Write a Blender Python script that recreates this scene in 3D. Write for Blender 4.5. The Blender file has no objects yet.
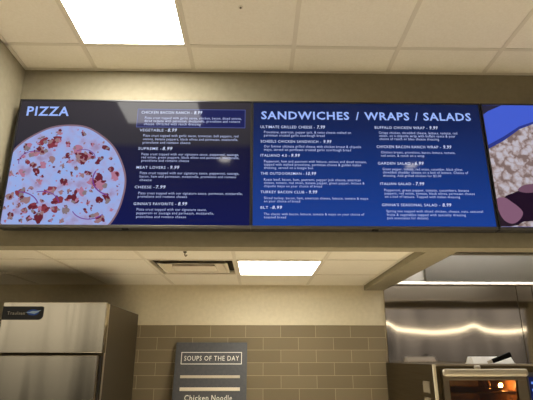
import bpy, bmesh, math, random
from mathutils import Vector, Matrix
random.seed(7)
S = bpy.context.scene
COL = S.collection
E = 1.65                                  # eye height; heights below are given from the floor

# ------------------------------------------------------------------ camera, world, exposure
cam_d = bpy.data.cameras.new('camera')
cam = bpy.data.objects.new('camera', cam_d); COL.objects.link(cam)
cam.location = (0, 0, E)
cam.rotation_euler = (math.pi/2 + 0.3173, 0, -0.0193)
cam_d.sensor_width = 36.0
cam_d.lens = 479.26/533*36
cam_d.clip_start = 0.05
S.camera = cam

W = bpy.data.worlds.new('world'); S.world = W
W.use_nodes = True
wn, wl = W.node_tree.nodes, W.node_tree.links
wb = wn['Background']
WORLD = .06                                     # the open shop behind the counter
ADDED_GLOW = 1.0                                      # bright patch added behind left, for the fridge front to mirror
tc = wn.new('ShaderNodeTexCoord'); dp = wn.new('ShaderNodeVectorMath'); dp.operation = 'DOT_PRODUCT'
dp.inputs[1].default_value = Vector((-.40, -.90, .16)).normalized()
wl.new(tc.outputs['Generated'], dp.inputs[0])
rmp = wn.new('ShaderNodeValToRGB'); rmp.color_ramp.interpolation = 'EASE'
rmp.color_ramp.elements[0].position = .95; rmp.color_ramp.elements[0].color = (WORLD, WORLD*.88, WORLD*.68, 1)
rmp.color_ramp.elements[1].position = .99; rmp.color_ramp.elements[1].color = (ADDED_GLOW, ADDED_GLOW*.90, ADDED_GLOW*.72, 1)
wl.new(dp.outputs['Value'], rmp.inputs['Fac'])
# dimmer patch added behind right, to brighten the steel wall
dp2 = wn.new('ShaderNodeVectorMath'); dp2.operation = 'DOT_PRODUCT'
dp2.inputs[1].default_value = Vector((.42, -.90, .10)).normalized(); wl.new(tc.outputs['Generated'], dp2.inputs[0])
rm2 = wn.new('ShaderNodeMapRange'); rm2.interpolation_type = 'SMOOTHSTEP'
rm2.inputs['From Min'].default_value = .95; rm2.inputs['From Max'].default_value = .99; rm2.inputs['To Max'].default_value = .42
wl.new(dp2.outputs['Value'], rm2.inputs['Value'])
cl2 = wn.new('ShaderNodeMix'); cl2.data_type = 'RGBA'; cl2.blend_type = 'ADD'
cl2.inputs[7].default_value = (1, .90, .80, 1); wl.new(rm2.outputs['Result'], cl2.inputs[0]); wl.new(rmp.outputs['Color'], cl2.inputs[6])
# glow dimmed below the horizon and banded, to streak the fridge reflection
sx = wn.new('ShaderNodeSeparateXYZ'); wl.new(tc.outputs['Generated'], sx.inputs[0])
rz = wn.new('ShaderNodeMapRange'); rz.interpolation_type = 'SMOOTHSTEP'
rz.inputs['From Min'].default_value = -.03; rz.inputs['From Max'].default_value = .07; rz.inputs['To Min'].default_value = .42; rz.inputs['To Max'].default_value = 1
wl.new(sx.outputs['Z'], rz.inputs['Value'])
nz = wn.new('ShaderNodeTexNoise'); nz.noise_dimensions = '1D'; nz.inputs['Scale'].default_value = 26; nz.inputs['Detail'].default_value = 1
wl.new(sx.outputs['X'], nz.inputs['W'])
rn = wn.new('ShaderNodeMapRange'); rn.inputs['From Min'].default_value = .35; rn.inputs['From Max'].default_value = .6; rn.inputs['To Min'].default_value = .4
wl.new(nz.outputs['Fac'], rn.inputs['Value'])
ml = wn.new('ShaderNodeMath'); ml.operation = 'MULTIPLY'; wl.new(rz.outputs['Result'], ml.inputs[0]); wl.new(rn.outputs['Result'], ml.inputs[1])
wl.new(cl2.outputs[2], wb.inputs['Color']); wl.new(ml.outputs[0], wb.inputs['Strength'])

S.view_settings.view_transform = 'Standard'
S.view_settings.look = 'None'
S.view_settings.gamma = 1
S.view_settings.use_curve_mapping = False
S.view_settings.exposure = 0.0

PANEL = (1.0, 0.965, 0.88)
PANEL_UP = 31.0
PANEL_KITCHEN = 20.0
DOWNLIGHT = 70.0
DOWN_SPOT = 1250.0

# ------------------------------------------------------------------ materials
def srgb(r, g, b):
    f = lambda c: c/12.92 if c <= .04045 else ((c+.055)/1.055)**2.4
    return (f(r/255), f(g/255), f(b/255), 1)

def mat(name, col, rough=.6, metal=0, spec=.5):
    m = bpy.data.materials.new(name); m.use_nodes = True
    b = m.node_tree.nodes['Principled BSDF']
    b.inputs['Base Color'].default_value = col
    b.inputs['Roughness'].default_value = rough
    b.inputs['Metallic'].default_value = metal
    b.inputs['Specular IOR Level'].default_value = spec
    return m

def nodes(m): return m.node_tree.nodes, m.node_tree.links, m.node_tree.nodes['Principled BSDF']

def noisy(m, c1, c2, scale=8, detail=4, bump=0.0, stretch=(1, 1, 1), rough=None):
    n, l, b = nodes(m)
    tc = n.new('ShaderNodeTexCoord'); mp = n.new('ShaderNodeMapping')
    mp.inputs['Scale'].default_value = stretch
    l.new(tc.outputs['Object'], mp.inputs['Vector'])
    t = n.new('ShaderNodeTexNoise'); t.inputs['Scale'].default_value = scale; t.inputs['Detail'].default_value = detail
    l.new(mp.outputs['Vector'], t.inputs['Vector'])
    r = n.new('ShaderNodeValToRGB')
    r.color_ramp.elements[0].position = .3; r.color_ramp.elements[1].position = .7
    r.color_ramp.elements[0].color = c1; r.color_ramp.elements[1].color = c2
    l.new(t.outputs['Fac'], r.inputs['Fac']); l.new(r.outputs['Color'], b.inputs['Base Color'])
    if bump:
        bp = n.new('ShaderNodeBump'); bp.inputs['Strength'].default_value = bump; bp.inputs['Distance'].default_value = .004
        l.new(t.outputs['Fac'], bp.inputs['Height']); l.new(bp.outputs['Normal'], b.inputs['Normal'])
    if rough:
        mr = n.new('ShaderNodeMapRange'); mr.inputs['To Min'].default_value = rough[0]; mr.inputs['To Max'].default_value = rough[1]
        l.new(t.outputs['Fac'], mr.inputs['Value']); l.new(mr.outputs['Result'], b.inputs['Roughness'])
    return m

SPEC = .08
def glow(name, col, strength=1.0, rough=.12, spec=.08):
    m = mat(name, (0.004, 0.004, 0.005, 1), rough, 0, spec)
    b = m.node_tree.nodes['Principled BSDF']
    b.inputs['Emission Color'].default_value = col
    b.inputs['Emission Strength'].default_value = strength
    return m

def lamp_mat(name, col, s):
    m = bpy.data.materials.new(name); m.use_nodes = True
    n, l = m.node_tree.nodes, m.node_tree.links
    n.remove(n['Principled BSDF'])
    e = n.new('ShaderNodeEmission'); e.inputs['Color'].default_value = (*col, 1); e.inputs['Strength'].default_value = s
    l.new(e.outputs[0], n['Material Output'].inputs['Surface'])
    return m

def steel(name, base, r0, r1, streak=(1, 1, 60), wave=0.0, wave_scale=1.4, metal=1.0):
    """brushed stainless: fine brushing along one way, optional slow waviness of the sheet"""
    m = mat(name, base, r0, metal)
    n, l, b = nodes(m)
    tc = n.new('ShaderNodeTexCoord'); mp = n.new('ShaderNodeMapping'); mp.inputs['Scale'].default_value = streak
    l.new(tc.outputs['Object'], mp.inputs['Vector'])
    t = n.new('ShaderNodeTexNoise'); t.inputs['Scale'].default_value = 3; t.inputs['Detail'].default_value = 5
    l.new(mp.outputs['Vector'], t.inputs['Vector'])
    mr = n.new('ShaderNodeMapRange'); mr.inputs['To Min'].default_value = r0; mr.inputs['To Max'].default_value = r1
    l.new(t.outputs['Fac'], mr.inputs['Value']); l.new(mr.outputs['Result'], b.inputs['Roughness'])
    if wave:
        wm = n.new('ShaderNodeMapping'); wm.inputs['Scale'].default_value = (1, .01, .12) if 'fridge' in name else (1, 1, 1); l.new(tc.outputs['Object'], wm.inputs['Vector'])
        w = n.new('ShaderNodeTexNoise'); w.inputs['Scale'].default_value = wave_scale; w.inputs['Detail'].default_value = 1
        l.new(wm.outputs['Vector'], w.inputs['Vector'])
        bp = n.new('ShaderNodeBump'); bp.inputs['Strength'].default_value = 1; bp.inputs['Distance'].default_value = wave
        l.new(w.outputs['Fac'], bp.inputs['Height']); l.new(bp.outputs['Normal'], b.inputs['Normal'])
    return m

M = {}
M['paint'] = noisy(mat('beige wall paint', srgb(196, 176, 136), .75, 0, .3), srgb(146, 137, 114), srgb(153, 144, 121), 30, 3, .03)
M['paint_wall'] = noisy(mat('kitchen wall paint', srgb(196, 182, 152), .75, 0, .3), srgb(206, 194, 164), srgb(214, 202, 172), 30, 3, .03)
M['ceiling_tile'] = noisy(mat('ceiling tile', srgb(226, 218, 200), .9, 0, .1), srgb(228, 220, 202), srgb(234, 227, 211), 90, 5, .12)
M['tbar'] = mat('ceiling grid', srgb(216, 207, 188), .8, 0, .3)
M['floor'] = noisy(mat('quarry tile floor', srgb(205, 194, 172), .5), srgb(198, 186, 164), srgb(212, 201, 180), 5, 3)
M['white_metal'] = mat('white enamelled metal', srgb(222, 212, 190), .5)
M['dark'] = mat('duct dark', srgb(96, 86, 70), .9)
M['black_plastic'] = mat('black plastic', srgb(12, 12, 12), .6, 0, .2)
M['bezel'] = mat('display bezel', srgb(34, 33, 34), .35)
M['bezel_face'] = mat('display bottom bezel', srgb(88, 84, 78), .4, .3)
M['steel'] = steel('brushed stainless', srgb(196, 186, 168), .26, .40, (50, 50, 1))
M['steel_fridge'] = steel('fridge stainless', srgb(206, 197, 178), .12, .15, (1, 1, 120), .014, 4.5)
M['steel_wall'] = steel('stainless wall sheet', srgb(186, 176, 164), .055, .08, (1, 1, 40), .0003, 3)
M['steel_hood'] = steel('hood stainless', srgb(206, 202, 194), .30, .36, (30, 1, 1))
M['steel_bright'] = mat('polished steel', srgb(225, 215, 198), .30, 1)
M['steel_dark'] = steel('dull oven steel', srgb(96, 84, 62), .35, .5, (1, 1, 40))
M['oven_front'] = steel('oven front steel', srgb(176, 162, 138), .3, .42, (40, 1, 1))
M['gasket'] = mat('rubber gasket', srgb(26, 24, 22), .7)
M['caulk'] = mat('caulk', srgb(216, 202, 170), .6)
M['sign'] = noisy(mat('charcoal sign board', srgb(72, 72, 72), .55), srgb(68, 68, 69), srgb(78, 77, 76), 40, 3)
M['sign_ink'] = mat('sign white ink', srgb(236, 230, 216), .6)
M['sign_strip'] = mat('sign pale strip', srgb(222, 208, 182), .45)
M['pan'] = mat('white enamel pan', srgb(246, 242, 234), .5)
M['cavity'] = noisy(mat('browned oven cavity', srgb(70, 44, 22), .4, .0), srgb(84, 54, 28), srgb(140, 96, 52), 7, 4)
M['rack'] = mat('oven rack wire', srgb(150, 120, 80), .3, 1)

# wall tile: 4 x 12 inch glazed tile in running bond
def tile_mat():
    m = mat('taupe wall tile', srgb(128, 112, 84), .28, 0, .5)
    n, l, b = nodes(m)
    tc = n.new('ShaderNodeTexCoord'); sp = n.new('ShaderNodeSeparateXYZ'); cb = n.new('ShaderNodeCombineXYZ')
    l.new(tc.outputs['Object'], sp.inputs[0])
    ax = n.new('ShaderNodeMath'); ax.inputs[1].default_value = -0.2115 + 20*.3115
    az = n.new('ShaderNodeMath'); az.inputs[1].default_value = -(1.650+.2735) + 40*.1058
    l.new(sp.outputs['X'], ax.inputs[0]); l.new(sp.outputs['Z'], az.inputs[0])
    l.new(ax.outputs[0], cb.inputs['X']); l.new(az.outputs[0], cb.inputs['Y'])
    br = n.new('ShaderNodeTexBrick')
    br.inputs['Scale'].default_value = 1; br.offset = .5; br.offset_frequency = 2
    br.inputs['Brick Width'].default_value = .3115; br.inputs['Row Height'].default_value = .1058
    br.inputs['Mortar Size'].default_value = .0022; br.inputs['Mortar Smooth'].default_value = .3
    br.inputs['Bias'].default_value = 0
    br.inputs['Color1'].default_value = srgb(122, 109, 84); br.inputs['Color2'].default_value = srgb(130, 116, 90)
    br.inputs['Mortar'].default_value = srgb(166, 149, 114)
    l.new(cb.outputs[0], br.inputs['Vector'])
    l.new(br.outputs['Color'], b.inputs['Base Color'])
    bp = n.new('ShaderNodeBump'); bp.inputs['Strength'].default_value = .6; bp.inputs['Distance'].default_value = .002; bp.invert = True
    l.new(br.outputs['Fac'], bp.inputs['Height']); l.new(bp.outputs['Normal'], b.inputs['Normal'])
    rr = n.new('ShaderNodeMapRange'); rr.inputs['To Min'].default_value = .25; rr.inputs['To Max'].default_value = .8
    l.new(br.outputs['Fac'], rr.inputs['Value']); l.new(rr.outputs['Result'], b.inputs['Roughness'])
    return m
M['tile'] = tile_mat()

# ------------------------------------------------------------------ mesh helpers
def obj(name, bm, m, parent=None, smooth=False):
    me = bpy.data.meshes.new(name)
    bmesh.ops.recalc_face_normals(bm, faces=bm.faces)
    bm.to_mesh(me); bm.free()
    for mm in (m if isinstance(m, (list, tuple)) else [m]): me.materials.append(mm)
    if smooth:
        for p in me.polygons: p.use_smooth = True
    o = bpy.data.objects.new(name, me); COL.objects.link(o)
    if parent:
        o.parent = parent
        o.location = -parent.location if parent.parent is None else Vector((0, 0, 0))
    return o

def bm_new(): return bmesh.new()

def box(bm, x0, x1, y0, y1, z0, z1, bev=0.0, seg=2, mi=0):
    r = bmesh.ops.create_cube(bm, size=1)
    vs = r['verts']
    for v in vs:
        v.co = Vector(((x0+x1)/2 + v.co.x*(x1-x0), (y0+y1)/2 + v.co.y*(y1-y0), (z0+z1)/2 + v.co.z*(z1-z0)))
    fs = set(f for v in vs for f in v.link_faces)
    for f in fs: f.material_index = mi
    if bev:
        es = set(e for v in vs for e in v.link_edges)
        bmesh.ops.bevel(bm, geom=list(es), offset=bev, segments=seg, affect='EDGES', profile=.5)
    return bm

def B(*a, **k): return box(bm_new(), *a, **k)

def tube(bm, p0, p1, r, seg=12, r2=None):
    p0, p1 = Vector(p0), Vector(p1); d = p1-p0
    mtx = Matrix.Translation((p0+p1)/2) @ d.to_track_quat('Z', 'Y').to_matrix().to_4x4()
    bmesh.ops.create_cone(bm, cap_ends=True, segments=seg, radius1=r, radius2=r if r2 is None else r2, depth=d.length, matrix=mtx)
    return bm

def pipe(bm, pts, r, seg=8):
    rings = []
    pts = [Vector(p) for p in pts]
    for i, p in enumerate(pts):
        d = (pts[min(i+1, len(pts)-1)] - pts[max(i-1, 0)]).normalized()
        q = d.to_track_quat('Z', 'Y')
        rings.append([bm.verts.new(p + q @ Vector((r*math.cos(2*math.pi*k/seg), r*math.sin(2*math.pi*k/seg), 0))) for k in range(seg)])
    for a, b in zip(rings, rings[1:]):
        for k in range(seg): bm.faces.new((a[k], a[(k+1) % seg], b[(k+1) % seg], b[k]))
    bm.faces.new(rings[0][::-1]); bm.faces.new(rings[-1])
    return bm

def poly(bm, pts, y, th=.0006):
    """flat outline in the x-z plane, th thick, its front at y"""
    f = [bm.verts.new((x, y, z)) for x, z in pts]
    g = [bm.verts.new((x, y+th, z)) for x, z in pts]
    bm.faces.new(f); bm.faces.new(g[::-1])
    for i in range(len(pts)):
        j = (i+1) % len(pts); bm.faces.new((f[i], g[i], g[j], f[j]))
    return bm

def prism(bm, pts, x0, x1):
    """outline in the y-z plane swept along x"""
    a = [bm.verts.new((x0, y, z)) for y, z in pts]; b = [bm.verts.new((x1, y, z)) for y, z in pts]
    bm.faces.new(a); bm.faces.new(b[::-1])
    for i in range(len(pts)):
        j = (i+1) % len(pts); bm.faces.new((a[i], b[i], b[j], a[j]))
    return bm

def thing(name, label, cat, loc, group=None):
    o = bpy.data.objects.new(name, None); COL.objects.link(o)
    o.empty_display_size = .1; o.location = loc
    o['label'] = label; o['category'] = cat
    if group: o['group'] = group
    return o

def tag(o, label, cat, group=None):
    o['label'] = label; o['category'] = cat
    if group: o['group'] = group
    return o

def struct(name, bm, m):
    o = obj(name, bm, m); o['kind'] = 'structure'; return o

_fc = {}
def text_geo(txt, bold):
    c = bpy.data.curves.new('t', 'FONT'); c.body = txt; c.size = 1; c.resolution_u = 2; c.offset = bold; c.space_character = 1.12
    o = bpy.data.objects.new('t', c); COL.objects.link(o)
    dg = bpy.context.evaluated_depsgraph_get(); dg.update()
    me = bpy.data.meshes.new_from_object(o.evaluated_get(dg))
    vs = [tuple(v.co) for v in me.vertices]; fs = [tuple(p.vertices) for p in me.polygons]
    bpy.data.objects.remove(o); bpy.data.curves.remove(c); bpy.data.meshes.remove(me)
    return vs, fs

def text_w(txt):
    vs, _ = text_geo(txt, 0)
    return max(v[0] for v in vs)-min(v[0] for v in vs)

def add_text(bm, txt, x, y, z, w, cap, bold=.0, slant=0):
    vs, fs = text_geo(txt, bold)
    mn = min(v[0] for v in vs); mx = max(v[0] for v in vs)
    sx = w/(mx-mn); sy = cap/.70
    nv = [bm.verts.new((x+(v[0]-mn)*sx+slant*v[1]*sy, y, z+v[1]*sy)) for v in vs]
    for f in fs:
        try: bm.faces.new([nv[i] for i in f])
        except ValueError: pass
    return bm

# ------------------------------------------------------------------ setting
FL = 0.0
ZC = E + 1.7116            # upper ceiling
ZK = E + 0.632             # kitchen ceiling
ZS = E + 0.585             # underside of the soffit and the beam
YS0, YS1 = 2.625, 2.735    # soffit wall front and back
YB = 4.43                  # kitchen back wall
XR = 3.4
T = .6096

struct('floor', B(-3.2, 7.0, -2.6, YB+.1, -.08, FL), M['floor'])
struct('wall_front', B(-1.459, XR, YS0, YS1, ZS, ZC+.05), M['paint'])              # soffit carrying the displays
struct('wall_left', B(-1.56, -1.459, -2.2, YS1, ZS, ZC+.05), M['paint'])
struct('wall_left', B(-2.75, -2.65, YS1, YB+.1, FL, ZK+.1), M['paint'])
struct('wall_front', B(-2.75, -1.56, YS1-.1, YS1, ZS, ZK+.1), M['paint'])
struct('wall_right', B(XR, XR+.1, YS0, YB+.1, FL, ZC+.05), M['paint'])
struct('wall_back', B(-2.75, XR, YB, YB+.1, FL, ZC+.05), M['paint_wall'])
struct('wall_back', B(-2.65, 1.150, YB-.010, YB, FL, E+.2735), M['tile'])           # tiled dado
struct('trim_1', B(-2.65, 1.150, YB-.013, YB, E+.2735, E+.2775), M['caulk'])
# beam dividing tiled ceiling and hood, at the soffit's level
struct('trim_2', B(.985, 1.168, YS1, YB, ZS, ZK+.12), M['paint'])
struct('ceiling', B(-1.56, 7.0, -2.2, YS0, ZC, ZC+.05), M['ceiling_tile'])
# kitchen ceiling, with an opening left for the air diffuser
xl, yl = -1.3722, 3.2252
vx0, vx1, vy0, vy1 = xl+T+.005, xl+2*T-.005, yl+.005, yl+T-.005
bm = bm_new()
for a in ((-2.65, vx0, YS1, YB), (vx1, .985, YS1, YB), (vx0, vx1, YS1, vy0), (vx0, vx1, vy1, YB)):
    box(bm, a[0], a[1], a[2], a[3], ZK, ZK+.03)
struct('ceiling', bm, M['ceiling_tile'])
# ceiling above the hood side
struct('ceiling', B(1.168, XR, YS1, YB, E+1.15, E+1.2), M['paint'])
# T-bar grids
xu, yu = .2039, 2.3617
bm = bm_new(); g = .012
for k in range(-2, 6): box(bm, xu+k*T-g, xu+k*T+g, -2.2, YS0, ZC-.0035, ZC+.002)
for k in range(0, 8): box(bm, -1.459, XR, yu-k*T-g, yu-k*T+g, ZC-.003, ZC+.002)
box(bm, -1.459, XR, YS0-.022, YS0, ZC-.003, ZC+.002); box(bm, -1.459, -1.437, -.6, YS0, ZC-.003, ZC+.002)
struct('trim_3', bm, M['tbar'])
bm = bm_new()
for k in range(-2, 4): box(bm, xl+k*T-g, xl+k*T+g, YS1, YB, ZK-.0035, ZK+.002)
for k in (0, 1): box(bm, -2.65, .985, yl+k*T-g, yl+k*T+g, ZK-.003, ZK+.002)
box(bm, -2.65, .985, YB-.022, YB, ZK-.003, ZK+.002); box(bm, .963, .985, YS1, YB, ZK-.003, ZK+.002)
struct('trim_4', bm, M['tbar'])
# stainless cladding of the cooking side of the back wall, three sheets
def sheet(x0, x1):
    # thin sheet that bellies slightly between its fixings
    bm = bm_new(); nx, nz = max(2, int((x1-x0)/.03)), 80; z0, z1 = FL, E+.70
    def f(x, z):
        u = z-E
        s = -.016*math.exp(-((x-1.155)/.055)**2) - .008*math.exp(-((x-1.95)/.07)**2) + .0025*math.sin(9*x) - .003*math.exp(-((x-2.5)/.2)**2)
        return YB-.022+s*(u-.25)*math.exp(-((u-.25)/.25)**2)
    gr = [[bm.verts.new((x0+(x1-x0)*i/nx, f(x0+(x1-x0)*i/nx, z0+(z1-z0)*j/nz), z0+(z1-z0)*j/nz)) for i in range(nx+1)] for j in range(nz+1)]
    gr2 = {}
    bk = [[bm.verts.new((x0+(x1-x0)*i/nx, YB, z0+(z1-z0)*j/nz)) for i in range(nx+1)] for j in (0, nz)]
    for j in range(nz):
        for i in range(nx): bm.faces.new((gr[j][i], gr[j][i+1], gr[j+1][i+1], gr[j+1][i]))
    for j in (0, nz): gr2[j] = [bm.verts.new(v.co) for v in gr[j]]
    for j, q in ((0, 0), (nz, 1)):
        for i in range(nx): bm.faces.new((gr2[j][i], gr2[j][i+1], bk[q][i+1], bk[q][i]))
    for i in (0, nx): bm.faces.new([bm.verts.new(v.co) for v in [bk[0][i]] + [gr[j][i] for j in range(nz+1)] + [bk[1][i]]])
    o = struct('wall_back', bm, M['steel_wall'])
    for p in o.data.polygons: p.use_smooth = abs(p.normal.y) > .7
for x0, x1 in ((1.158, 2.381), (2.388, 2.527), (2.533, XR)): sheet(x0, x1)

# ------------------------------------------------------------------ ceiling lights
M['panel_up'] = lamp_mat('light panel diffuser', PANEL, PANEL_UP)
M['panel_kitchen'] = lamp_mat('kitchen light panel diffuser', PANEL, PANEL_KITCHEN)
def panel_light(x0, x1, y0, y1, z, m, label):
    t = thing('ceiling_light', label, 'ceiling light', ((x0+x1)/2, (y0+y1)/2, z), 'flat square ceiling lights')
    bm = bm_new(); b = .016
    for a in ((x0, x1, y0, y0+b), (x0, x1, y1-b, y1), (x0, x0+b, y0+b, y1-b), (x1-b, x1, y0+b, y1-b)):
        box(bm, *a, z-.008, z+.0)
    obj('frame', bm, M['white_metal'], t)
    obj('diffuser', B(x0+b, x1-b, y0+b, y1-b, z-.0055, z-.0005), m, t)
panel_light(xu-2*T+.006, xu-T-.006, yu-T+.006, yu-.006, ZC, M['panel_up'], 'glowing square light panel in the upper ceiling above the pizza menu display')
panel_light(xl+2*T+.006, xl+3*T-.006, yl+.006, yl+T-.006, ZK, M['panel_kitchen'], 'glowing square light panel in the lower kitchen ceiling behind the soffit')

M['downlight'] = lamp_mat('downlight lens', (1, .93, .82), DOWNLIGHT)
def downlight(x, y, label):
    t = thing('downlight', label, 'ceiling light', (x, y, ZC), 'round downlights over the counter')
    bm = bm_new()
    n = 28; rings = []
    for r, z in ((.053, -.004), (.058, -.010), (.088, -.010), (.093, -.003), (.093, 0.0)):
        rings.append([bm.verts.new((x+r*math.cos(2*math.pi*k/n), y+r*math.sin(2*math.pi*k/n), ZC+z)) for k in range(n)])
    for a, b in zip(rings, rings[1:]):
        for k in range(n): bm.faces.new((a[k], a[(k+1) % n], b[(k+1) % n], b[k]))
    obj('trim_ring', bm, M['white_metal'], t, True)
    obj('lens', tube(bm_new(), (x, y, ZC-.006), (x, y, ZC-.0005), .054, 28), M['downlight'], t)
    ld = bpy.data.lights.new('downlight_beam', 'SPOT'); ld.energy = DOWN_SPOT; ld.spot_size = math.radians(58); ld.spot_blend = .6; ld.color = (1, .95, .84); ld.shadow_soft_size = .05
    lo = bpy.data.objects.new('beam', ld); COL.objects.link(lo); lo.parent = t; lo.location = (0, 0, -.02); lo.rotation_euler = (math.radians(15), 0, 0)   # aimed at the counter front
downlight(-.30, 1.08, 'round downlight mirrored in the pizza menu display')
downlight(1.435, .96, 'round downlight mirrored in the sandwich menu display')

# unseen linear lamp added behind the viewer to draw the steel sheets' bright line
M['linear'] = lamp_mat('added lamp lens', (1, .88, .66), 9.0)
t = thing('added_linear_lamp', 'long slim suspended lamp added behind the viewer, mirrored as a bright line in the steel wall', 'lamp', (4.6, -1.5, E+.52))
obj('housing', B(2.6, 6.6, -1.53, -1.47, E+.545, E+.60, bev=.004), M['white_metal'], t)
obj('lens', B(2.61, 6.59, -1.53, -1.47, E+.505, E+.545, bev=.01), M['linear'], t)
for x in (3.0, 6.2): obj('cord', tube(bm_new(), (x, -1.5, E+.60), (x, -1.5, ZC), .004, 8), M['dark'], t)

# ------------------------------------------------------------------ air diffuser in the kitchen ceiling
t = thing('air_diffuser', 'square stepped air diffuser in the lower kitchen ceiling beside the light panel', 'air vent', ((vx0+vx1)/2, (vy0+vy1)/2, ZK))
cx, cy = (vx0+vx1)/2, (vy0+vy1)/2; hs = (vx1-vx0)/2
def cone_ring(profile, m, name, kx=1, ky=1):
    bm = bm_new(); rs = []
    for h, z in profile:
        rs.append([bm.verts.new((cx+sx*h*kx, cy+sy*h*ky, ZK+z)) for sx, sy in ((-1, -1), (1, -1), (1, 1), (-1, 1))])
    for a, b in zip(rs, rs[1:]):
        for k in range(4): bm.faces.new((a[k], a[(k+1) % 4], b[(k+1) % 4], b[k]))
    return obj(name, bm, m, t)
obj('duct_box', B(vx0, vx1, vy0, vy1, ZK+.12, ZK+.14), M['dark'], t)
cone_ring([(hs, .12), (hs, .03), (hs-.004, .03), (hs-.004, .12)], M['dark'], 'duct_side')
cone_ring([(hs+.004, .0), (hs+.004, -.004), (hs-.014, -.004), (hs-.014, .02), (hs-.010, .02), (hs-.010, .0)], M['white_metal'], 'frame')
cone_ring([(.225, -.008), (.208, -.008), (.165, .06), (.168, .062), (.220, -.001), (.225, -.002)], M['white_metal'], 'louver', 1.10, .86)
o = cone_ring([(.145, -.012), (.0, -.012)], M['white_metal'], 'center_plate', 1.08, .72)
cone_ring([(.145, -.012), (.147, -.009), (.105, .05), (.100, .05)], M['white_metal'], 'louver', 1.08, .72)

# small hook hanging from the kitchen grid, small anchor in the upper ceiling
t = thing('ceiling_hook', 'small dark hook clipped to the kitchen ceiling grid in front of the air diffuser', 'hook', (-.455, 2.976, ZK-.0035))
obj('clip', B(-.465, -.445, 2.966, 2.986, ZK-.006, ZK-.0), M['steel_dark'], t)
obj('hook', pipe(bm_new(), [(-.455, 2.976, ZK-.004), (-.455, 2.976, ZK-.022), (-.450, 2.976, ZK-.030), (-.444, 2.976, ZK-.026), (-.443, 2.976, ZK-.018)], .0035), M['steel_dark'], t, True)
t = thing('ceiling_anchor', 'tiny dark screw anchor in the upper ceiling tile right of the light panel', 'anchor', (-.094, 2.034, ZC))
obj('washer', tube(bm_new(), (-.094, 2.034, ZC-.003), (-.094, 2.034, ZC+.0), .012, 20), M['tbar'], t)
obj('screw', tube(bm_new(), (-.094, 2.034, ZC-.007), (-.094, 2.034, ZC-.002), .0055, 10), M['dark'], t)

# ------------------------------------------------------------------ menu displays
YD = 2.549                     # plane of the screens
ZB, ZT = E+.688, E+1.450
M['price'] = glow('screen price lettering', srgb(214, 224, 255), 1.0)
M['text'] = glow('screen lettering', srgb(206, 218, 255), 1.0)
M['text_dim'] = glow('screen small lettering', srgb(196, 208, 255), .95)
M['title'] = glow('screen title lettering', srgb(158, 186, 255), .95)
M['strong_line'] = glow('screen outline', srgb(92, 104, 178), .7)

def screen_mat(name, stops, spec=.08):
    """vertical colour stops of a screen: (height fraction, colour)"""
    m = glow(name, (0, 0, 0, 1), 1.0, .075, spec)
    n, l, b = nodes(m)
    tc = n.new('ShaderNodeTexCoord'); sp = n.new('ShaderNodeSeparateXYZ')
    l.new(tc.outputs['Generated'], sp.inputs[0])
    r = n.new('ShaderNodeValToRGB')
    while len(r.color_ramp.elements) < len(stops): r.color_ramp.elements.new(.5)
    for e, (p, c) in zip(r.color_ramp.elements, stops): e.position = p; e.color = c
    l.new(sp.outputs['Z'], r.inputs['Fac']); l.new(r.outputs['Color'], b.inputs['Emission Color'])
    return m
M['screen_pizza'] = screen_mat('pizza screen', [(0, srgb(10, 18, 76)), (.35, srgb(10, 14, 60)), (.60, srgb(12, 14, 50)), (.655, srgb(44, 42, 50)), (1, srgb(54, 50, 56))])  # dark blue below, turning grey over the upper third
M['screen_sandwich'] = screen_mat('sandwich screen', [(0, srgb(24, 62, 146)), (.45, srgb(17, 48, 116)), (.8, srgb(16, 34, 84)), (1, srgb(20, 31, 70))])
M['screen_wrap'] = glow('wrap screen', srgb(72, 100, 220), .85, .075, SPEC)

def display(x0, x1, m, label):
    t = thing('menu_display', label, 'menu screen', ((x0+x1)/2, YD, ZB), 'wall mounted menu displays')
    b = .0085
    bm = bm_new()
    box(bm, x0-b, x1+b, YD+.004, YD+.058, ZB-.020, ZT+b, bev=.003)
    box(bm, x0+.25, x1-.25, YD+.05, YS0-.0015, ZB+.18, ZT-.18)                 # wall bracket behind
    obj('housing', bm, M['bezel'], t)
    bm = bm_new()
    box(bm, x0-b, x0, YD-.004, YD+.006, ZB, ZT); box(bm, x1, x1+b, YD-.004, YD+.006, ZB, ZT)
    box(bm, x0-b, x1+b, YD-.004, YD+.006, ZT, ZT+b)
    obj('bezel', bm, M['bezel'], t)
    obj('bottom_bezel', B(x0-b, x1+b, YD-.005, YD+.010, ZB-.018, ZB, bev=.002), M['bezel_face'], t)
    obj('sensor', B((x0+x1)/2-.018, (x0+x1)/2+.018, YD-.004, YD+.014, ZB-.025, ZB-.0175, bev=.002), M['black_plastic'], t)
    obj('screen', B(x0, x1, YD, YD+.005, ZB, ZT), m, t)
    return t

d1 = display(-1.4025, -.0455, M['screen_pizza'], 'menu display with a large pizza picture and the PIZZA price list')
d2 = display(-.0275, 1.3265, M['screen_sandwich'], 'wide blue menu display headed SANDWICHES / WRAPS / SALADS')
d3 = display(1.3495, 2.7035, M['screen_wrap'], 'menu display cut off at the right edge, showing a wrap close-up')

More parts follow.
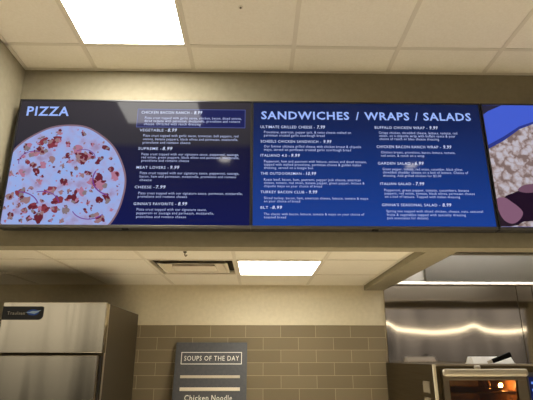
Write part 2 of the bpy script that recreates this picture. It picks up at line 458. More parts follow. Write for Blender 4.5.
PIZZA_TEXT = [
    ('title', 'PIZZA', -1.363, 3.0, 0.247, 0.062),
    ('head', 'CHICKEN BACON RANCH - 8.99', -0.691, 3.018, 0.356, 0.024),
    ('desc', 'Pizza crust topped with garlic sauce, chicken, bacon, diced onions,', -0.668, 2.984, 0.569, 0.019),
    ('desc', 'diced tomato with parmesan, mozzarella, provolone and romano', -0.669, 2.964, 0.562, 0.019),
    ('desc', 'cheese. Drizzled with ranch dressing', -0.67, 2.944, 0.331, 0.019),
    ('head', 'VEGETABLE - 8.99', -0.692, 2.902, 0.214, 0.023),
    ('desc', 'Pizza crust topped with garlic sauce, tomatoes, bell peppers, red', -0.669, 2.869, 0.553, 0.019),
    ('desc', 'onions, banana peppers, black olives and parmesan, mozzarella,', -0.668, 2.847, 0.551, 0.018),
    ('desc', 'provolone and romano cheese', -0.668, 2.825, 0.275, 0.018),
    ('head', 'SUPREME - 8.99', -0.691, 2.785, 0.194, 0.022),
    ('desc', 'Pizza crust topped with our signature sauce, pepperoni, sausage,', -0.669, 2.752, 0.558, 0.018),
    ('desc', 'red onion, green peppers, black olives and parmesan, mozzarella,', -0.668, 2.732, 0.559, 0.018),
    ('desc', 'provolone and romano cheese', -0.667, 2.712, 0.272, 0.018),
    ('head', 'MEAT LOVERS - 9.99', -0.691, 2.668, 0.24, 0.022),
    ('desc', 'Pizza crust topped with our signature sauce, pepperoni, sausage,', -0.669, 2.636, 0.562, 0.018),
    ('desc', 'bacon, ham and parmesan, mozzarella, provolone and romano', -0.668, 2.615, 0.544, 0.017),
    ('desc', 'cheese', -0.667, 2.594, 0.068, 0.017),
    ('head', 'CHEESE - 7.99', -0.691, 2.55, 0.17, 0.02),
    ('desc', 'Pizza crust topped with our signature sauce, parmesan, mozzarella,', -0.668, 2.515, 0.582, 0.017),
    ('desc', 'provolone and romano cheese', -0.669, 2.495, 0.274, 0.017),
    ('head', "GINNA'S FAVORITE - 8.99", -0.689, 2.451, 0.294, 0.021),
    ('desc', 'Pizza crust topped with our signature sauce,', -0.669, 2.42, 0.386, 0.017),
    ('desc', 'pepperoni or sausage and parmesan, mozzarella,', -0.668, 2.399, 0.425, 0.017),
    ('desc', 'provolone and romano cheese', -0.668, 2.378, 0.273, 0.016),
]
SANDWICH_TEXT = [
    ('title', 'SANDWICHES / WRAPS / SALADS', 0.018, 2.991, 1.252, 0.053),
    ('head', 'ULTIMATE GRILLED CHEESE - 7.99', 0.014, 2.93, 0.378, 0.023),
    ('desc', 'Provolone, american, pepper jack, & swiss cheese melted on', 0.035, 2.898, 0.511, 0.019),
    ('desc', 'parmesan crusted garlic sourdough bread', 0.035, 2.877, 0.355, 0.019),
    ('head', 'SCHEELS CHICKEN SANDWICH - 9.99', 0.015, 2.837, 0.411, 0.022),
    ('desc', 'Our famous ultimate grilled cheese with chicken breast & chipotle', 0.035, 2.807, 0.565, 0.019),
    ('desc', 'mayo, served on parmesan crusted garlic sourdough bread', 0.035, 2.786, 0.505, 0.019),
    ('head', 'ITALIANO 4.0 - 9.99', 0.015, 2.748, 0.224, 0.022),
    ('desc', 'Pepperoni, ham and pastrami with lettuce, onions and diced tomato,', 0.035, 2.713, 0.592, 0.018),
    ('desc', 'topped with melted provolone, parmesan cheese & golden italian', 0.035, 2.693, 0.558, 0.018),
    ('desc', 'dressing, served on a hoagie bun', 0.035, 2.673, 0.281, 0.018),
    ('head', 'THE OUTDOORSMAN - 10.99', 0.016, 2.637, 0.314, 0.021),
    ('desc', 'Roast beef, bacon, ham, pastrami, pepper jack cheese, american', 0.035, 2.601, 0.551, 0.018),
    ('desc', 'cheese, tomato, red onion, banana pepper, green pepper, lettuce &', 0.035, 2.582, 0.571, 0.017),
    ('desc', 'chipotle mayo on your choice of bread', 0.035, 2.562, 0.328, 0.017),
    ('head', 'TURKEY BACON CLUB - 9.99', 0.016, 2.525, 0.317, 0.021),
    ('desc', 'Sliced turkey, bacon, ham, american cheese, lettuce, tomato & mayo', 0.035, 2.491, 0.585, 0.017),
    ('desc', 'on your choice of bread', 0.035, 2.472, 0.202, 0.017),
    ('head', 'BLT - 8.99', 0.016, 2.434, 0.118, 0.02),
    ('desc', 'The classic with bacon, lettuce, tomato & mayo on your choice of', 0.035, 2.398, 0.558, 0.016),
    ('desc', 'toasted bread', 0.035, 2.379, 0.122, 0.017),
    ('head', 'BUFFALO CHICKEN WRAP - 9.99', 0.69, 2.932, 0.372, 0.023),
    ('desc', 'Crispy chicken, shredded cheese, lettuce, tomato, red', 0.712, 2.9, 0.465, 0.019),
    ('desc', 'onion, on a chipotle wrap with buffalo sauce & your', 0.713, 2.88, 0.45, 0.019),
    ('desc', 'choice of ranch or bleu cheese dressing', 0.713, 2.86, 0.351, 0.019),
    ('head', 'CHICKEN BACON RANCH WRAP - 9.99', 0.692, 2.808, 0.437, 0.023),
    ('desc', 'Chicken breast, provolone, bacon, lettuce, tomato,', 0.715, 2.775, 0.435, 0.018),
    ('desc', 'red onion, & ranch on a wrap', 0.714, 2.754, 0.252, 0.018),
    ('head', 'GARDEN SALAD - 6.99', 0.692, 2.704, 0.263, 0.022),
    ('desc', 'Green pepper, tomato, red onion, cucumber, black olives,', 0.716, 2.67, 0.466, 0.018),
    ('desc', 'shredded cheddar cheese on a bed of lettuce. Choice of', 0.717, 2.65, 0.493, 0.018),
    ('desc', 'dressing. Add grilled chicken for $2.00', 0.717, 2.63, 0.334, 0.017),
    ('head', 'ITALIAN SALAD - 7.99', 0.696, 2.579, 0.25, 0.021),
    ('desc', 'Pepperoni, green pepper, tomato, cucumbers, banana', 0.717, 2.542, 0.482, 0.018),
    ('desc', 'peppers, red onion, tomato, black olives, parmesan cheese', 0.717, 2.523, 0.513, 0.017),
    ('desc', 'on a bed of lettuce. Topped with italian dressing', 0.717, 2.503, 0.426, 0.017),
    ('head', "GINNA'S SEASONAL SALAD - 8.99", 0.696, 2.453, 0.39, 0.021),
    ('desc', 'Spring mix topped with sliced chicken, cheese, nuts, seasonal', 0.719, 2.418, 0.543, 0.017),
    ('desc', 'fruits & vegetables topped with specialty dressing', 0.72, 2.397, 0.442, 0.017),
    ('desc', '(ask associates for details)', 0.72, 2.378, 0.229, 0.017),
]


def write_menu(rows, t):
    head = None
    for kind, txt, x, z, w, h in rows:
        if kind == 'title':
            kx = w/text_w(txt)
            cur = 0
            for wd in txt.split():
                at = txt.index(wd, cur); cur = at+len(wd)
                off = text_w(txt[:at]+'I')-text_w('I') if at else 0
                obj('title', add_text(bm_new(), wd, x+off*kx, YD-.0012, z+h*.03, text_w(wd)*kx, h*.95, .022), M['title'], t)
        elif kind == 'head':
            nm, pr = txt.rsplit(' - ', 1); nm += ' -'
            wn, wp = text_w(nm), text_w(pr)*1.15
            gap = .03*w; k = (w-gap)/(wn+wp)
            bm = add_text(bm_new(), nm, x, YD-.0012, z+h*.1, k*wn, h*.74, .002)
            obj('item_heading', bm, M['text'], t)
            obj('item_price', add_text(bm_new(), pr, x+k*wn+gap, YD-.0012, z+h*.06, k*wp, h*.92, .010, .18), M['price'], t)
    desc = []
    for kind, txt, x, z, w, h in rows + [('head',)*6]:
        if kind == 'desc': desc.append((txt, x, z, w, h))
        elif desc:
            bm = bm_new()
            for d in desc: add_text(bm, d[0], d[1], YD-.0012, d[2]+d[4]*.08, d[3], d[4]*.84, .0)
            obj('item_description', bm, M['text_dim'], t); desc = []
write_menu(PIZZA_TEXT, d1)
write_menu(SANDWICH_TEXT, d2)

# highlight box round the first pizza: pale outline over a blue field
bx0, bx1, bz0, bz1 = -.714, -.076, E+1.281, E+1.402
obj('highlight_field', poly(bm_new(), [(bx0, bz0), (bx1, bz0), (bx1, bz1), (bx0, bz1)], YD-.0004, .0004), glow('highlight field', srgb(22, 28, 84), 1, .075, SPEC), d1)
bm = bm_new(); q = .0035
for a in ((bx0, bx1, bz0, bz0+q), (bx0, bx1, bz1-q, bz1), (bx0, bx0+q, bz0, bz1), (bx1-q, bx1, bz0, bz1)):
    box(bm, a[0], a[1], YD-.0012, YD-.0003, a[2], a[3])
obj('highlight_outline', bm, M['strong_line'], d1)

# the pizza picture: a disc of cheese cut by the screen's edges, crust rim, toppings
def pizza_mat():
    m = glow('pizza picture', (1, 1, 1, 1), .80, .075, SPEC)
    n, l, b = nodes(m)
    tc = n.new('ShaderNodeTexCoord')
    nz = n.new('ShaderNodeTexNoise'); nz.inputs['Scale'].default_value = 13; nz.inputs['Detail'].default_value = 5
    l.new(tc.outputs['Object'], nz.inputs['Vector'])
    r = n.new('ShaderNodeValToRGB'); el = r.color_ramp.elements
    el[0].position = .30; el[0].color = srgb(166, 146, 186)
    el[1].position = .70; el[1].color = srgb(156, 188, 252)
    e = el.new(.42); e.color = srgb(174, 174, 226)
    e = el.new(.52); e.color = srgb(168, 186, 244)
    l.new(nz.outputs['Fac'], r.inputs['Fac']); l.new(r.outputs['Color'], b.inputs['Emission Color'])
    return m
pcx, pcz, pr = -1.105, E+.905, .375
def clip_disc(cx, cz, r, x0, z0, n=160):
    pts = []
    for k in range(n):
        a = 2*math.pi*k/n
        rr = r*(1+.006*math.sin(5*a+1)+.004*math.sin(11*a))
        pts.append((max(x0, cx+rr*math.cos(a)*.965), max(z0, cz+rr*math.sin(a)*1.04)))
    out = []
    for p in pts:
        if not out or (abs(p[0]-out[-1][0])+abs(p[1]-out[-1][1])) > 1e-5: out.append(p)
    # the square corner at bottom left
    res = []
    for i, p in enumerate(out):
        res.append(p); nx = out[(i+1) % len(out)]
        if abs(p[0]-x0) < 1e-6 and p[1] > z0+1e-6 and abs(nx[1]-z0) < 1e-6: res.append((x0, z0))
    return res
obj('pizza_crust', poly(bm_new(), clip_disc(pcx, pcz, pr, -1.402, ZB+.0005), YD-.0004, .0004),
    noisy(glow('pizza crust picture', srgb(150, 110, 90), 0, .075, SPEC), (0.004,)*3+(1,), (0.005,)*3+(1,), 9), d1)
cm = bpy.data.materials['pizza crust picture']
bb = cm.node_tree.nodes['Principled BSDF']; bb.inputs['Emission Strength'].default_value = .8
bb.inputs['Emission Color'].default_value = srgb(142, 112, 128)
obj('pizza_cheese', poly(bm_new(), clip_disc(pcx, pcz, pr-.010, -1.402, ZB+.0005), YD-.0008, .0004), pizza_mat(), d1)
rp = random.Random(21)
tops = [glow('topping maroon', srgb(104, 32, 48), .85, .075, SPEC), glow('topping red', srgb(138, 54, 68), .85, .075, SPEC),
        glow('topping pink', srgb(182, 122, 150), .85, .075, SPEC), glow('topping grey olive', srgb(138, 122, 128), .85, .075, SPEC),
        glow('topping brown', srgb(158, 122, 128), .85, .075, SPEC)]
def blob(bm, cx, cz, r, y, mi, rnd):
    n = rnd.randint(8, 12); rot = rnd.random()*6.28; asp = rnd.uniform(.5, .95); pts = []
    for k in range(n):
        a = 2*math.pi*k/n; rr = r*rnd.uniform(.6, 1.15)
        u, v = rr*math.cos(a), rr*asp*math.sin(a)
        x, z = cx+u*math.cos(rot)-v*math.sin(rot), cz+u*math.sin(rot)+v*math.cos(rot)
        pts.append((max(-1.4015, x), max(ZB+.001, z)))
    f = bm.faces.new([bm.verts.new((x, y, z)) for x, z in pts]); f.material_index = mi
def inside(x, z, m_=.0): return ((x-pcx)/.965)**2 + ((z-pcz)/1.04)**2 < (pr-.026-m_)**2 and x > -1.397 and z > ZB+.006
spots = []; tries = 0; layer = 0
while len(spots) < 78 and tries < 6000:                            # clusters of meat and pepper
    tries += 1
    x = rp.uniform(-1.40, -.74); z = rp.uniform(ZB, ZB+.61)
    if not inside(x, z, .015): continue
    if any((x-a)**2+(z-b_)**2 < .034**2 for a, b_ in spots): continue
    spots.append((x, z)); layer = (layer+1) % 8
    kind = rp.choices((0, 1, 2, 3, 4), (5, 3, 3, 1, 3))[0]
    r = rp.choice((.012, .015, .019, .024, .029, .034)); yy = YD-.0010-.00002*layer
    bm = bm_new(); blob(bm, x, z, r, yy, kind, rp)
    for k in range(rp.randint(3, 7)):
        a = rp.random()*6.28; d_ = r*rp.uniform(.2, 1.0)
        px, pz = x+d_*math.cos(a), z+d_*math.sin(a)
        blob(bm, px, pz, r*rp.uniform(.25, .6), yy-.000002*(k+1), rp.choice((0, 0, 2, 3, 4, kind)), rp)
    obj('pizza_topping', bm, tops, d1)
bm = bm_new()
for k in range(150):                                               # crumbs
    x = rp.uniform(-1.40, -.74); z = rp.uniform(ZB, ZB+.61)
    if inside(x, z): blob(bm, x, z, rp.uniform(.004, .011), YD-.00095, rp.choice((0, 1, 2, 2, 4, 4)), rp)
obj('pizza_crumbs', bm, tops, d1)['kind'] = 'stuff'
M['onion'] = glow('onion picture', srgb(120, 56, 150), .85, .04)
def strand(pts, w):
    bm = bm_new()
    for (x0, z0), (x1, z1) in zip(pts, pts[1:]):
        d_ = Vector((x1-x0, z1-z0)).normalized()*w; nx, nz = -d_.y, d_.x
        f = bm.faces.new([bm.verts.new((x, YD-.0012, z)) for x, z in ((x0-nx, z0-nz), (x1-nx, z1-nz), (x1+nx, z1+nz), (x0+nx, z0+nz))])
    obj('onion_strand', bm, M['onion'], d1)
def arc(cx, cz, r, a0, a1, w, n=12):
    strand([(cx+r*math.cos(a0+(a1-a0)*k/n), cz+r*.8*math.sin(a0+(a1-a0)*k/n)) for k in range(n+1)], w)
arc(-.80, E+.96, .13, 2.7, 4.4, .0035); arc(-1.33, E+.78, .12, .3, 1.6, .003); arc(-.93, E+.80, .10, 3.6, 5.6, .0025)
arc(-1.20, E+.80, .10, .2, 1.9, .0025); arc(-1.28, E+1.06, .08, 1.2, 3.4, .002); arc(-1.0, E+1.08, .07, .2, 2.2, .002)

# the wrap picture on the third display
def bread_mat():
    m = glow('bread picture', (1, 1, 1, 1), .8, .075, SPEC)
    n, l, b = nodes(m)
    tc = n.new('ShaderNodeTexCoord'); v = n.new('ShaderNodeTexVoronoi'); v.inputs['Scale'].default_value = 26
    nz = n.new('ShaderNodeTexNoise'); nz.inputs['Scale'].default_value = 20; nz.inputs['Detail'].default_value = 4
    l.new(tc.outputs['Object'], nz.inputs['Vector'])
    ms = n.new('ShaderNodeVectorMath'); ms.operation = 'MULTIPLY_ADD'; ms.inputs[1].default_value = (.09, .09, .09)
    l.new(nz.outputs['Color'], ms.inputs[0]); l.new(tc.outputs['Object'], ms.inputs[2]); l.new(ms.outputs[0], v.inputs['Vector'])
    mx = n.new('ShaderNodeMath'); mx.operation = 'ADD'
    l.new(v.outputs['Distance'], mx.inputs[0]); l.new(nz.outputs['Fac'], mx.inputs[1])
    sc = n.new('ShaderNodeMath'); sc.operation = 'MULTIPLY'; sc.inputs[1].default_value = .7; l.new(mx.outputs[0], sc.inputs[0])
    r = n.new('ShaderNodeValToRGB'); el = r.color_ramp.elements
    el[0].position = .55; el[0].color = srgb(206, 200, 212)
    el[1].position = .86; el[1].color = srgb(138, 116, 112)
    e = el.new(.72); e.color = srgb(184, 166, 166)
    l.new(sc.outputs[0], r.inputs['Fac']); l.new(r.outputs['Color'], b.inputs['Emission Color'])
    return m
P3 = lambda pts: [(x, E+z) for x, z in pts]
obj('bread_picture', poly(bm_new(), P3([(1.350, .690), (2.702, .690), (2.702, 1.42), (2.3, 1.42), (1.9, 1.39), (1.66, 1.340), (1.555, 1.300), (1.45, 1.225), (1.350, 1.168)]), YD-.0004, .0004), bread_mat(), d3)
obj('napkin_shadow', poly(bm_new(), P3([(1.350, 1.160), (1.45, 1.215), (1.555, 1.29), (1.66, 1.332), (1.66, 1.345), (1.555, 1.308), (1.45, 1.24), (1.350, 1.185)]), YD-.0008, .0004), glow('napkin fold picture', srgb(48, 62, 150), .8, .075, SPEC), d3)
obj('corner_vignette', poly(bm_new(), P3([(1.350, 1.449), (1.350, 1.385), (1.385, 1.41), (1.43, 1.43), (1.47, 1.449)]), YD-.0008, .0004), glow('dark corner picture', srgb(44, 42, 66), .8, .075, SPEC), d3)
obj('dark_filling', poly(bm_new(), P3([(1.395, 0.858), (1.407, 0.871), (1.427, 0.879), (1.445, 0.885), (1.46, 0.891), (1.474, 0.897), (1.488, 0.903), (1.501, 0.911), (1.515, 0.919), (1.532, 0.925), (1.556, 0.929), (1.585, 0.932), (1.614, 0.931), (1.645, 0.928), (1.678, 0.922), (1.702, 0.908), (1.716, 0.883), (1.722, 0.849), (1.719, 0.818), (1.704, 0.789), (1.678, 0.762), (1.648, 0.741), (1.612, 0.73), (1.571, 0.726), (1.537, 0.723), (1.516, 0.721), (1.5, 0.721), (1.486, 0.72), (1.469, 0.712), (1.453, 0.703), (1.438, 0.703), (1.425, 0.72), (1.413, 0.747), (1.404, 0.775), (1.397, 0.804), (1.393, 0.834)]), YD-.0008, .0004), glow('dark filling picture', srgb(34, 16, 38), .8, .075, SPEC), d3)
obj('dark_filling', poly(bm_new(), P3([(1.350, .79), (1.366, .765), (1.395, .735), (1.437, .712), (1.46, .70), (1.40, .691), (1.350, .691)]), YD-.0008, .0004), glow('lower shade picture', srgb(44, 30, 44), .8, .075, SPEC), d3)
obj('meat_slice', poly(bm_new(), P3([(1.3505, 0.851), (1.362, 0.86), (1.38, 0.862), (1.397, 0.86), (1.411, 0.854), (1.425, 0.843), (1.439, 0.831), (1.454, 0.819), (1.468, 0.805), (1.479, 0.793), (1.485, 0.783), (1.488, 0.774), (1.487, 0.764), (1.481, 0.751), (1.47, 0.737), (1.459, 0.726), (1.447, 0.717), (1.433, 0.71), (1.419, 0.707), (1.404, 0.709), (1.389, 0.716), (1.376, 0.726), (1.366, 0.741), (1.358, 0.761), (1.353, 0.782), (1.3505, 0.806), (1.3505, 0.832)]), YD-.0012, .0004), glow('meat picture', srgb(142, 100, 126), .8, .075, SPEC), d3)
obj('meat_slice', poly(bm_new(), P3([(1.482, 0.903), (1.484, 0.911), (1.493, 0.92), (1.504, 0.928), (1.514, 0.933), (1.526, 0.937), (1.54, 0.94), (1.556, 0.942), (1.575, 0.944), (1.593, 0.943), (1.614, 0.939), (1.637, 0.933), (1.648, 0.926), (1.643, 0.917), (1.628, 0.906), (1.608, 0.898), (1.583, 0.893), (1.552, 0.89), (1.526, 0.889), (1.506, 0.892), (1.49, 0.897)]), YD-.0012, .0004), glow('meat picture upper', srgb(122, 86, 108), .8, .075, SPEC), d3)
obj('sheen_mark', poly(bm_new(), P3([(1.592, .875), (1.598, .878), (1.612, .845), (1.606, .842)]), YD-.0012, .0004), glow('sheen picture', srgb(190, 190, 230), .8, .075, SPEC), d3)

# ------------------------------------------------------------------ reach-in fridge
FX0, FX1, FY = -1.733, -1.031, 3.37
FZT = E+.360; FZG = E+.028
t = thing('fridge', 'tall stainless reach-in fridge with a dark badge plate at lower left', 'fridge', ((FX0+FX1)/2, 3.85, FL))
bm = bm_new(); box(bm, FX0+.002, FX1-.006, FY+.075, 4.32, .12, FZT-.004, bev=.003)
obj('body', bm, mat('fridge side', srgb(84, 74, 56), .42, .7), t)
obj('top_panel', B(FX0, FX1, FY, FY+.073, FZG, FZT, bev=.004), M['steel_fridge'], t)
obj('side_trim', B(FX1-.010, FX1-.003, FY+.074, FY+.092, .12, FZT-.002, bev=.002), M['steel_bright'], t)
d = obj('door', B(FX0+.004, FX1-.026, FY+.001, FY+.060, .20, FZG-.014, bev=.006), M['steel_fridge'], t)
obj('gasket', B(FX0+.012, FX1-.020, FY+.0605, FY+.0745, .21, FZG-.02), M['gasket'], t)
h = bm_new(); pipe(h, [(FX0+.07, FY+.001, E-.35), (FX0+.07, FY-.05, E-.36), (FX0+.07, FY-.05, E-.72), (FX0+.07, FY+.001, E-.73)], .012, 10)
ho = obj('handle', h, M['steel_bright'], d, True); ho.location = (0, 0, 0)
for x in (FX0+.08, FX1-.08):
    for y in (FY+.15, 4.25):
        obj('leg', tube(bm_new(), (x, y, 0), (x, y, .12), .025, 12, .03), M['steel_bright'], t, True)
# badge with rounded right corners
bz0, bz1, bx0, bx1 = E+.242, E+.331, -1.729, -1.455
pts = [(bx0, bz0), (bx1-.03, bz0)]
pts += [(bx1-.03+.03*math.sin(a), bz0+.03-.03*math.cos(a)) for a in [k*math.pi/12 for k in range(1, 7)]]
pts += [(bx1-.012+.012*math.cos(a), bz1-.012+.012*math.sin(a)) for a in [k*math.pi/8 for k in range(0, 5)]]
pts += [(bx0, bz1)]
bd = obj('badge', poly(bm_new(), pts, FY-.005, .005), mat('badge black', srgb(22, 18, 14), .3), t)
o = obj('badge_lettering', add_text(bm_new(), 'Traulsen', -1.695, FY-.0055, E+.276, .118, .021, .0), mat('badge grey ink', srgb(214, 206, 190), .5), bd)
o.location = (0, 0, 0)
bm = bm_new(); n = 24
poly(bm, [(-1.523+.040*math.cos(2*math.pi*k/n), E+.291+.019*math.sin(2*math.pi*k/n)) for k in range(n)], FY-.0058, .0009)
obj('badge_emblem', bm, mat('emblem blue', srgb(34, 80, 176), .4), bd).location = (0, 0, 0)
bm = bm_new()
poly(bm, [(-1.578, E+.292), (-1.545, E+.286), (-1.512, E+.280), (-1.492, E+.290), (-1.470, E+.306), (-1.500, E+.300), (-1.530, E+.300), (-1.545, E+.294)], FY-.0068, .0009)
obj('badge_swoosh', bm, mat('emblem pale', srgb(170, 200, 230), .4), bd).location = (0, 0, 0)

# ------------------------------------------------------------------ soup sign leaning against the tile, on a worktable
t = thing('worktable', 'stainless worktable against the tiled wall below the soup sign', 'table', (-.3, 4.08, FL))
obj('tabletop', B(-.90, .85, 3.78, 4.415, .86, .90, bev=.006), M['steel'], t)
obj('undershelf', B(-.84, .79, 3.84, 4.36, .28, .30, bev=.003), M['steel'], t)
for x in (-.85, .80):
    for y in (3.83, 4.37):
        obj('leg', tube(bm_new(), (x, y, 0), (x, y, .86), .02, 14), M['steel_bright'], t, True)

t = thing('soup_sign', 'charcoal SOUPS OF THE DAY sign leaning on the tiled back wall', 'sign', (-.39, 4.235, .9035))
lean = math.asin((4.385-4.235)/(E+.121-.90))
HB = (E+.121-.90)/math.cos(lean)
def sg(z): return (z-(.90))/math.cos(lean)                           # height above the table -> distance up the board
Z0 = .0
def sign_part(name, bm, m):
    o = obj(name, bm, m); o.parent = t; o.rotation_euler = (0, 0, 0); return o
t.rotation_euler = (-lean, 0, 0)
hw = .309
sign_part('board', B(-hw-.003, hw-.003, 0, .012, 0, HB, bev=.001), M['sign'])
def SX(x): return x+.39
up = lambda z: sg(E+z)
bm = bm_new(); a0, a1, c0, c1, q = SX(-.652), SX(-.129), up(-.060), up(.040), .0055
for r in ((a0, a1, c0, c0+q), (a0, a1, c1-q, c1), (a0, a0+q, c0, c1), (a1-q, a1, c0, c1)): box(bm, r[0], r[1], -.001, .0005, r[2], r[3])
sign_part('title_outline', bm, M['sign_ink'])
sign_part('title', add_text(bm_new(), 'SOUPS OF THE DAY', SX(-.625), -.0012, up(-.030), .472, .040, .0), M['sign_ink'])
sign_part('strip', B(SX(-.648), SX(-.142), -.006, .0005, up(-.171), up(-.149), bev=.002), mat('sign dull strip', srgb(186, 174, 150), .5))
sign_part('strip', B(SX(-.645), SX(-.140), -.006, .0005, up(-.271), up(-.244), bev=.002), M['sign_strip'])
sign_part('lettering', add_text(bm_new(), 'Chicken', SX(-.600), -.0012, up(-.345), .200, .044, .004), M['sign_ink'])
sign_part('lettering', add_text(bm_new(), 'Noodle', SX(-.375), -.0012, up(-.345), .171, .044, .004), M['sign_ink'])
sign_part('strip', B(SX(-.645), SX(-.140), -.006, .0005, up(-.452), up(-.43), bev=.002), M['sign_strip'])

# ------------------------------------------------------------------ extractor hood
HX0, HX1, HY0, HY1, HZ = 1.176, 3.35, 3.04, YB-.024, E+.640
t = thing('extractor_hood', 'stainless extractor hood hanging over the oven beside the beam', 'hood', ((HX0+HX1)/2, (HY0+HY1)/2, HZ))
HT = E+1.12
obj('side_panel', B(HX0, HX0+.012, HY0, HY1, HZ, HT), M['steel_hood'], t)
obj('side_panel', B(HX1-.012, HX1, HY0, HY1, HZ, HT), M['steel_hood'], t)
obj('front_panel', B(HX0+.012, HX1-.012, HY0, HY0+.012, HZ, HT), M['steel_hood'], t)
obj('front_lip', B(HX0+.012, HX1-.012, HY0+.012, HY0+.05, HZ-.002, HZ+.01, bev=.003), M['steel_bright'], t)
obj('top_panel', B(HX0, HX1, HY0, HY1, HT, HT+.012), M['steel_hood'], t)
obj('back_panel', B(HX0+.012, HX1-.012, HY1-.012, HY1, HZ+.02, HT), M['steel_hood'], t)
obj('grease_gutter', prism(bm_new(), [(HY1-.040, HZ-.004), (HY1-.0355, HZ+.019), (HY1-.004, HZ+.019), (HY1-.004, HZ-.010), (HY1-.034, HZ-.010)], HX0+.002, HX1-.002), M['steel_bright'], t)
bm = bm_new(); prism(bm, [(HY1-.045, HZ+.022), (HY1-.10, HZ+.45), (HY1-.014, HZ+.47), (HY1-.014, HZ+.022)], 1.545, HX1-.014)
obj('filter_bank', bm, M['steel_hood'], t)
M['hood_fill'] = lamp_mat('added hood fill lamp', (1, .96, .90), 11.0)  # unseen lamp added to brighten the hood interior
obj('fill_lamp_housing', B(1.5, 3.1, 3.5, 3.75, HT-.03, HT, bev=.003), M['white_metal'], t)
obj('fill_lamp_lens', B(1.52, 3.08, 3.52, 3.73, HT-.036, HT-.029), M['hood_fill'], t)

# ------------------------------------------------------------------ oven
OX0, OX1, OY0, OY1, OZT = 1.124, 2.02, 3.22, 4.385, E-.0435
t = thing('oven', 'large stainless oven with an amber lit window under the hood', 'oven', ((OX0+OX1)/2, 3.8, FL))
wx0, wx1, wz0, wz1 = 1.205, 1.640, E-.60, E-.134
bm = bm_new()                                            # body with a deep cavity behind the window
cx1 = 1.72; cxs = (wx0-.004, wx1+.004, wz0-.004, wz1+.004); yd = 3.95
box(bm, OX0, OX1, cxs and OY0+.0, OY1, .15, wz0-.004)
box(bm, OX0, OX1, OY0, OY1, wz1+.004, OZT)
box(bm, OX0, wx0-.004, OY0, OY1, wz0-.004, wz1+.004)
box(bm, cx1+.004, OX1, OY0, OY1, wz0-.004, wz1+.004)
box(bm, wx0-.004, cx1+.004, yd, OY1, wz0-.004, wz1+.004)
obj('body', bm, M['steel_dark'], t)
obj('corner_trim', B(OX0-.001, OX0+.018, OY0-.006, OY0+.012, .15, OZT+.001, bev=.003), mat('oven corner trim', srgb(222, 212, 188), .4, .2), t)
obj('top_trim', B(OX0+.018, OX1, OY0-.004, OY0+.006, OZT-.010, OZT+.001, bev=.002), M['oven_front'], t)
bm = bm_new(); y0, y1 = OY0+.03, yd-.002; e = .002
for a in ((wx0-.002, wx0, y0, y1, wz0, wz1), (cx1, cx1+.002, y0, y1, wz0, wz1), (wx0, cx1, y0, y1, wz1, wz1+.002), (wx0, cx1, y0, y1, wz0-.002, wz0), (wx0, cx1, y1-.002, y1, wz0, wz1)):
    box(bm, *a)
obj('cavity_liner', bm, M['cavity'], t)
for z in (E-.215, E-.34, E-.47):
    bm = bm_new()
    for k in range(15): 
        x = wx0+.02+k*(cx1-wx0-.04)/14; tube(bm, (x, y0+.05, z), (x, y1-.03, z), .0025, 6)
    tube(bm, (wx0, y0+.05, z), (cx1, y0+.05, z), .005, 8); tube(bm, (wx0, y1-.03, z), (cx1, y1-.03, z), .005, 8)
    obj('oven_rack', bm, M['rack'], t)
M['bulb'] = lamp_mat('oven bulb', (1.0, .66, .27), 260.0)
bl = bm_new(); bmesh.ops.create_uvsphere(bl, u_segments=16, v_segments=10, radius=.013, matrix=Matrix.Translation((1.655, 3.45, E-.180)))
obj('oven_bulb', bl, M['bulb'], t, True)
bm = bm_new()
pipe(bm, [(1.535, 3.40, E-.132), (1.548, 3.40, E-.15), (1.556, 3.40, E-.175), (1.552, 3.40, E-.20)], .010, 10)
pipe(bm, [(1.51, 3.40, E-.132), (1.52, 3.40, E-.16), (1.54, 3.40, E-.195)], .008, 10)
obj('bulb_guard', bm, M['rack'], t, True)
# door
dx0, dx1, dz0, dz1 = 1.170, 1.700, E-.66, E-.072
bm = bm_new()
for a in ((dx0, dx1, wz1-.002, dz1), (dx0, dx1, dz0, wz0+.002), (dx0, wx0+.002, wz0+.002, wz1-.002), (wx1-.002, dx1, wz0+.002, wz1-.002)):
    box(bm, a[0], a[1], OY0-.034, OY0-.002, a[2], a[3], bev=.002)
dr = obj('door', bm, steel('oven door steel', srgb(140, 126, 104), .3, .42, (40, 1, 1)), t)
gm = bpy.data.materials.new('oven glass'); gm.use_nodes = True
n, l = gm.node_tree.nodes, gm.node_tree.links; n.remove(n['Principled BSDF'])
tr = n.new('ShaderNodeBsdfTransparent'); tr.inputs['Color'].default_value = (.78, .66, .52, 1)
gl = n.new('ShaderNodeBsdfGlossy'); gl.inputs['Roughness'].default_value = .05
fr = n.new('ShaderNodeFresnel'); fr.inputs['IOR'].default_value = 1.45; mx = n.new('ShaderNodeMixShader')
l.new(fr.outputs[0], mx.inputs[0]); l.new(tr.outputs[0], mx.inputs[1]); l.new(gl.outputs[0], mx.inputs[2]); l.new(mx.outputs[0], n['Material Output'].inputs['Surface'])
obj('window_pane', B(wx0+.001, wx1-.001, OY0-.022, OY0-.018, wz0+.001, wz1-.001), gm, dr).location = (0, 0, 0)
bm = bm_new(); zc = E-.088
box(bm, 1.160, 1.696, OY0-.085, OY0-.045, zc-.026, zc+.020, bev=.018, seg=5)
hd = obj('door_handle', bm, mat('satin handle', srgb(206, 195, 172), .32, .55), dr); hd.location = (0, 0, 0)
for x in (1.184, 1.676): obj('handle_bracket', B(x-.016, x+.016, OY0-.05, OY0-.030, zc-.022, zc+.014, bev=.004), M['steel_dark'], dr).location = (0, 0, 0)
bm = bm_new(); tube(bm, (1.372, OY0-.05, E-.060), (1.404, OY0-.05, E-.060), .013, 16)
obj('latch', bm, M['steel_bright'], t, True)
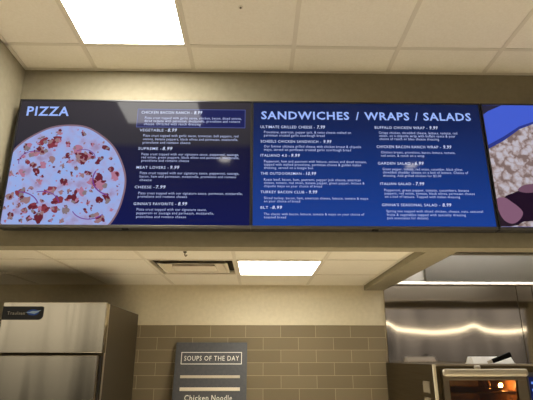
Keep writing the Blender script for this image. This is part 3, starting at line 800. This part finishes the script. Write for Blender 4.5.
# control panel, its lit display
obj('control_panel', B(1.712, 2.012, OY0-.016, OY0+.002, E-.64, E-.09, bev=.003), mat('control panel', srgb(70, 66, 66), .35), t)
ds = obj('control_display', B(1.722, 2.0, OY0-.020, OY0-.015, E-.58, E-.118), glow('control display glass', srgb(24, 34, 84), .7), t)
bm = bm_new()
for k in range(7):
    z = E-.142-k*.042
    box(bm, 1.732, 1.85-.02*(k % 2), OY0-.0215, OY0-.0195, z-.018, z-.004)
    box(bm, 1.875, 1.985, OY0-.0215, OY0-.0195, z-.018, z-.004)
obj('display_readout', bm, glow('control readout', srgb(110, 150, 240), .9), ds).location = (0, 0, 0)
# two pale vents on the oven's side
for z0, z1 in ((E-.220, E-.150), (E-.40, E-.250)):
    obj('side_plate', B(OX0-.004, OX0+.001, 3.307, 3.432, z0, z1, bev=.001), mat('pale side plate', srgb(122, 110, 88), .6), t)
for x in (OX0+.08, OX1-.08):
    for y in (OY0+.1, OY1-.1):
        obj('leg', tube(bm_new(), (x, y, 0), (x, y, .15), .028, 12), M['steel_bright'], t, True)

# ------------------------------------------------------------------ white tray and black-handled scraper on top of the oven
t = thing('tray', 'shallow white tray lying on top of the oven', 'tray', (1.675, 3.59, OZT))
bm = bm_new()
def ring(x0, x1, y0, y1, z): return [bm.verts.new(p) for p in ((x0, y0, z), (x1, y0, z), (x1, y1, z), (x0, y1, z))]
rs = [ring(1.534, 1.836, 3.552, 3.70, OZT), ring(1.534, 1.836, 3.552, 3.70, OZT+.003), ring(1.538, 1.832, 3.560, 3.692, OZT+.004),
      ring(1.540, 1.828, 3.596, 3.660, OZT+.046), ring(1.546, 1.822, 3.602, 3.654, OZT+.049)]
bm.faces.new(rs[0]); bm.faces.new(rs[-1])
for a, b in zip(rs, rs[1:]):
    for k in range(4): bm.faces.new((a[k], a[(k+1) % 4], b[(k+1) % 4], b[k]))
obj('tray_shell', bm, M['pan'], t)
t = thing('scraper', 'black-handled scraper resting across the white tray on the oven', 'scraper', (1.72, 3.53, OZT))
bm = bm_new(); p0, p1 = Vector((1.668, 3.532, E-.024)), Vector((1.796, 3.545, E+.020))
hb = bm_new(); box(hb, -.072, .072, -.012, .012, -.016, .016, bev=.006, seg=3)
for v in hb.verts: 
    k = (v.co.x+.078)/.156; v.co.z *= .85+.3*k
ang = math.atan2(p1.z-p0.z, p1.x-p0.x)
bmesh.ops.transform(hb, matrix=Matrix.Translation((p0+p1)/2) @ Matrix.Rotation(-ang, 4, 'Y'), verts=hb.verts)
obj('handle', hb, M['black_plastic'], t)
hb = bm_new(); box(hb, -.11, -.07, -.0015, .0015, -.012, .012)
bmesh.ops.transform(hb, matrix=Matrix.Translation((p0+p1)/2) @ Matrix.Rotation(-ang, 4, 'Y'), verts=hb.verts)
for v in hb.verts: v.co.z = max(v.co.z, OZT+.001)
obj('blade', hb, M['steel_bright'], t)
